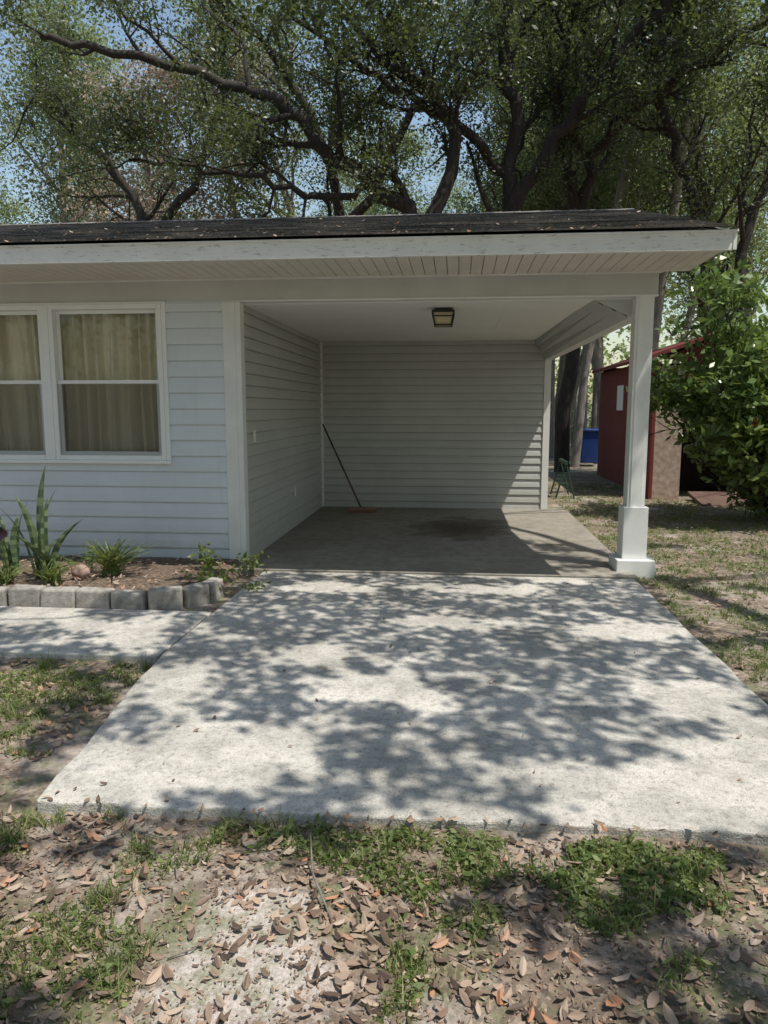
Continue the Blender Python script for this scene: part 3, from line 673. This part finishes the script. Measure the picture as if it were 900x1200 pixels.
# unseen overhead oak; leaf gaps cut along sun rays to shape the dappled shade
LIT=[(-.80,4.38,.28,.20),(-.38,3.82,.42,.26),(-1.12,2.98,.48,.36),(-1.50,3.75,.20,.42),(-.05,5.1,.42,.17),(.28,6.12,.62,.18),(-1.0,6.02,.42,.18),
 (1.10,5.0,.36,.26),(1.18,3.85,.30,.28),(.95,2.88,.68,.27),(1.50,3.15,.45,.32),(-.62,2.0,.60,.42),(-.15,1.84,.52,.2),(-.61,1.52,.45,.24),(.25,2.40,.64,.21),(.90,2.33,.42,.14),(.3,1.56,.55,.14),(1.3,2.15,.42,.22),
 (-1.4,1.95,.38,.30),(-1.5,2.5,.30,.14),(1.25,10.6,1.0,2.2),(2.2,5.6,.45,.4),(2.6,7.5,.7,.8),(2.2,9.5,.7,.9),(-2.5,3.7,.48,.26),(-2.3,4.8,.42,.22),(-3,4.9,.40,.16),(-3.6,4.5,.4,.18),(3.2,12,1.2,1.6),
 (-4.2,6.68,1.2,.18),(-2.2,6.70,.9,.17),(-.5,6.75,.9,.18),(.75,6.7,.6,.17),(3.4,11,2.0,2.0),(3.4,13,1.6,1.6),(1.95,4.4,.42,.36),(3.4,6.2,.7,.6),(1.9,3.5,.3,.25),(3.2,8.6,.6,.5)]
cs=[]
rr=random.Random(21)
st=.16
x=-6.
while x<9:
    y=-2.5
    while y<14:
        gx,gy=x+rr.uniform(-.07,.07),y+rr.uniform(-.07,.07)
        nv=noise.noise(Vector((gx*1.1,gy*1.1,3.3)))+.5*noise.noise(Vector((gx*2.7,gy*2.7,1.3)))
        wobx=.22*noise.noise(Vector((gx*2.4,gy*2.4,8))); woby=.16*noise.noise(Vector((gx*2.4,gy*2.4,28)))
        q=min(((gx-a+wobx)/c)**2+((gy-b+woby)/d)**2 for a,b,c,d in LIT)*(1+.25*noise.noise(Vector((gx*6,gy*6,18))))
        core=(-1.9<gx<1.7 and .8<gy<6.7)
        hole = nv>(.99 if core else .14)
        low=gy<6.6
        z=rr.uniform(5.0,6.6) if low else rr.uniform(6.8,9.5)
        c=Vector((gx,gy,0))+SUN*(z/SUN.z)
        if q>1.2 and not hole:
            for k in range(24): cs.append((c.x+rr.gauss(0,.06),c.y+rr.gauss(0,.06),c.z+rr.gauss(0,.1)))
        y+=st
    x+=st
t=Tree(61)
t.mb.tube(smooth_path([(8.5,-5,-.1),(8.3,-4.8,2.5),(7.8,-4.4,5),(6.2,-3.9,6.6),(3.4,-2.6,6.9),(.7,0,7.0),(-1.9,2.2,7.0)],4,.05,2),[.35-.0135*i for i in range(25)],10)
t.mb.tube(smooth_path([(7.8,-4.4,5),(7.4,-2.5,7),(6.5,1,8.2),(5.6,4.5,8.8),(4,8,9.2)],4,.05,3),[.22-.011*i for i in range(17)],8)
t.mb.tube(smooth_path([(6.2,-3.9,6.6),(3.5,-3.6,7.2),(0,-3.2,7.4),(-3,-1.6,7.2)],4,.05,4),[.18-.011*i for i in range(13)],8)
for i in range(24):
    c=cs[rr.randrange(len(cs))]; b0=min([(3.4,-2.6,6.9),(.7,0,7.0),(-1.9,2.2,7.0),(6.5,1,8.2),(5.6,4.5,8.8),(4,8,9.0),(0,-3.2,7.4)],key=lambda q:(q[0]-c[0])**2+(q[1]-c[1])**2)
    t.mb.tube(smooth_path([b0,((b0[0]+c[0])/2,(b0[1]+c[1])/2,(b0[2]+c[2])/2+.3),c],4,.06,i),[.028-.0028*k for k in range(9)],5)
P_,F_,rd=leaf_arrays(np.array(cs),.10,.06,.5,62)
build_mixed('oak_tree',t.mb,[(P_,F_,rd,1)],[M_BARK,M_OAKL])

# ------------------------------------------------------------------ fallen leaves & grass
def on_slab(x,y):
    if -1.8<x<1.62 and 2.53<y<11.2: return True
    if 1.6<=x<2.9 and 2.58<y<3.72-(x-1.6)*.9: return True
    if x<=-1.8 and 4.15<y<5.45: return True
    if x<-1.8 and y>6.9 and y<12.5: return True
    return False
def litter(name,items,seed,Ls=.045):
    r=random.Random(seed); V=[];F=[];RN=[]
    for it in items:
        x,y,z=it[:3]; k=it[3] if len(it)>3 else 1
        L=Ls*k*r.uniform(.6,1.3); W_=L*r.uniform(.32,.5); a=r.uniform(0,6.28); cu=r.uniform(.0,.35)*L; fo=r.uniform(-.1,.3)*W_
        tx,ty=r.gauss(0,.3),r.gauss(0,.3); o=len(V)
        loc=[(-L/2,0,cu),(-L*.25,W_*.42,fo),(L*.08,W_/2,fo),(L*.32,W_*.33,fo),(L/2,0,cu*.8),(L*.32,-W_*.33,fo),(L*.08,-W_/2,fo),(-L*.25,-W_*.42,fo)]
        for (u,v,q) in loc:
            zz=q+u*tx+v*ty
            V.append((x+u*math.cos(a)-v*math.sin(a),y+u*math.sin(a)+v*math.cos(a),z+.004+max(zz,-.004)))
        F+= [(o,o+1,o+2,o+3,o+4),(o,o+4,o+5,o+6,o+7)]; q=r.random(); RN+=[q,q]
    me=bpy.data.meshes.new(name); me.from_pydata(V,[],F); me.update(); me.materials.append(M_LITTER)
    a=me.attributes.new('rnd','FLOAT','FACE'); a.data.foreach_set('value',RN)
    o=bpy.data.objects.new(name,me); COL.objects.link(o); return o
its=[];r=random.Random(91)
def sandspot(x,y): return min(1,((x+.60)**2+(y-1.9)**2)/.16)
for n in range(20000):
    q=r.random()
    if q<.50: x,y=r.uniform(-2.2,2.4),r.uniform(.9,2.56)
    elif q<.60: x,y=r.uniform(-3.8,-1.6),r.uniform(2.4,4.2)
    else: x,y=r.uniform(1.6,7),2.6+r.random()**1.5*13
    if on_slab(x,y) : continue
    d=.50+.9*noise.noise(Vector((x*1.7,y*1.7,2)))+.5*noise.noise(Vector((x*5,y*5,9)))
    if sandspot(x,y)<1: d*=.4+.5*sandspot(x,y)
    if r.random()>d: continue
    its.append((x,y,gz(x,y)+r.uniform(0,.010)))
for i in range(36000):
    q=r.random()
    if q<.6: x,y=r.uniform(-2.2,2.4),r.uniform(.9,2.56)
    elif q<.72: x,y=r.uniform(-3.8,-1.6),r.uniform(2.4,4.2)
    else: x,y=r.uniform(1.6,6),2.6+r.random()**1.5*9
    if on_slab(x,y): continue
    its.append((x,y,gz(x,y)+.001,r.uniform(.12,.45)))
for i in range(60):
    x,y=r.uniform(-1.7,1.5),r.uniform(2.6,6.5); its.append((x,y,.002,r.uniform(.4,.9)))
for i in range(600):
    x,y=r.uniform(-1.7,1.5),r.uniform(2.6,6.6); its.append((x,y,.001,r.uniform(.08,.22)))
for i in range(70):
    its.append((r.uniform(-1.7,2.3),2.52+abs(r.gauss(0,.03)),.002,.8))
for i in range(900):
    x,y=r.uniform(-5,-2.1),r.uniform(5.45,6.9); its.append((x,y,.055,r.uniform(.4,1.2)))
for i in range(420):
    x=r.uniform(-7,2); t_=r.random()**2.2; its.append((x,5.97+t_*3.4,2.835+t_*3.4*.287,r.uniform(.5,1.0)))
litter('fallen_leaves',its,4)
V=[];F=[];RN=[]
def blade(x,y,z,h,w_,a,lean):
    o=len(V); c,s=math.cos(a),math.sin(a); b=random.random()*6.28; dx,dy=math.cos(b)*w_,math.sin(b)*w_
    for t,ww in((0,1),(.5,.8),(1,.05)):
        px=x+c*lean*h*t*t; py=y+s*lean*h*t*t; pz=z+h*t*(1-.3*lean*t); V.extend([(px-dx*ww,py-dy*ww,pz),(px+dx*ww,py+dy*ww,pz)])
    q=r.random(); F.extend([(o,o+1,o+3,o+2),(o+2,o+3,o+5,o+4)]); RN.extend([q,q])
def green(x,y,near):
    g=noise.noise(Vector((x*1.9,y*1.9,11)))+.6*noise.noise(Vector((x*6,y*6,41)))
    if near:
        g+= .34*math.exp(-((x-.35)/.6)**2-((y-2.25)/.32)**2)+.26*math.exp(-((x+1.2)/.4)**2-((y-2.0)/.6)**2)-.04
        g-= (.4 if (x+.6)**2/.2+(y-1.9)**2/.2<1 else 0)
    else: g+=.36 if x>0 else .30
    return g
for i in range(24000):
    q=r.random()
    if q<.30: x,y=r.uniform(-2.2,2.4),r.uniform(.9,2.52)
    elif q<.42: x,y=r.uniform(-3.8,-1.7),r.uniform(2.4,4.15)
    else: x,y=r.uniform(1.62,7),2.6+r.random()**1.5*13
    if on_slab(x,y): continue
    if green(x,y,q<.30)<.14: continue
    big=r.random()<.12
    for k in range(r.randint(4,9)):
        blade(x+r.gauss(0,.013),y+r.gauss(0,.013),gz(x,y),r.uniform(.05,.11) if big else r.uniform(.02,.06),r.uniform(.0015,.0035),r.uniform(0,6.28),r.uniform(.3,1.3))
build_mixed('grass',None,[(np.array(V),np.array(F),np.array(RN),0)],[M_GRASS])
cs=[]
for i in range(3800):
    q=r.random()
    if q<.24: x,y=r.gauss(.35,.5),2.5-abs(r.gauss(0,.28))
    elif q<.44: x,y=r.uniform(-2.2,2.0),r.uniform(1.2,2.5)
    elif q<.56: x,y=r.uniform(-3.4,-1.7),r.uniform(2.5,4.15)
    else: x,y=r.uniform(1.62,5),r.uniform(2.8,10)
    if on_slab(x,y): continue
    if green(x,y,q<.44)<.18: continue
    for k in range(6): cs.append((x+r.gauss(0,.018),y+r.gauss(0,.018),gz(x,y)+abs(r.gauss(.018,.012))))
P_,F_,rd=leaf_arrays(np.array(cs),.030,.014,.7,79)
build_mixed('low_weeds',None,[(P_,F_,rd,0)],[M_GRASS])
m=MB()
for i in range(36):
    x,y=r.uniform(-1.8,1.8),r.uniform(1.2,2.5); a=r.uniform(0,6.28); L=r.uniform(.06,.22)
    m.tube([(x,y,gz(x,y)+.008),(x+math.cos(a)*L*.5,y+math.sin(a)*L*.5,gz(x,y)+.016),(x+math.cos(a+.3)*L,y+math.sin(a+.3)*L,gz(x,y)+.01)],[.0022,.0022,.0014],5)
m.tube([(-.35,2.0,-.02),(-.45,2.2,.0),(-.5,2.42,.01)],[.003,.004,.003],6)
m.obj('fallen_twigs',M_BARK2,smooth=True)

# ------------------------------------------------------------------ camera
cam=bpy.data.cameras.new('camera'); co=bpy.data.objects.new('camera',cam); COL.objects.link(co)
cam.sensor_fit='VERTICAL'; cam.sensor_height=36; cam.sensor_width=27; cam.lens=26.1; cam.clip_start=.05; cam.clip_end=1000
psi,th=R(5.59),R(7.98)
Fv=Vector((-math.sin(psi)*math.cos(th),math.cos(psi)*math.cos(th),-math.sin(th)))
Rv=Vector((math.cos(psi),math.sin(psi),0)); Uv=Rv.cross(Fv)
co.matrix_world=Matrix.Translation((0,0,1.5))@Matrix((Rv,Uv,-Fv)).transposed().to_4x4()
scene.camera=co
scene.view_settings.view_transform='Standard'; scene.view_settings.look='None'; scene.view_settings.exposure=0
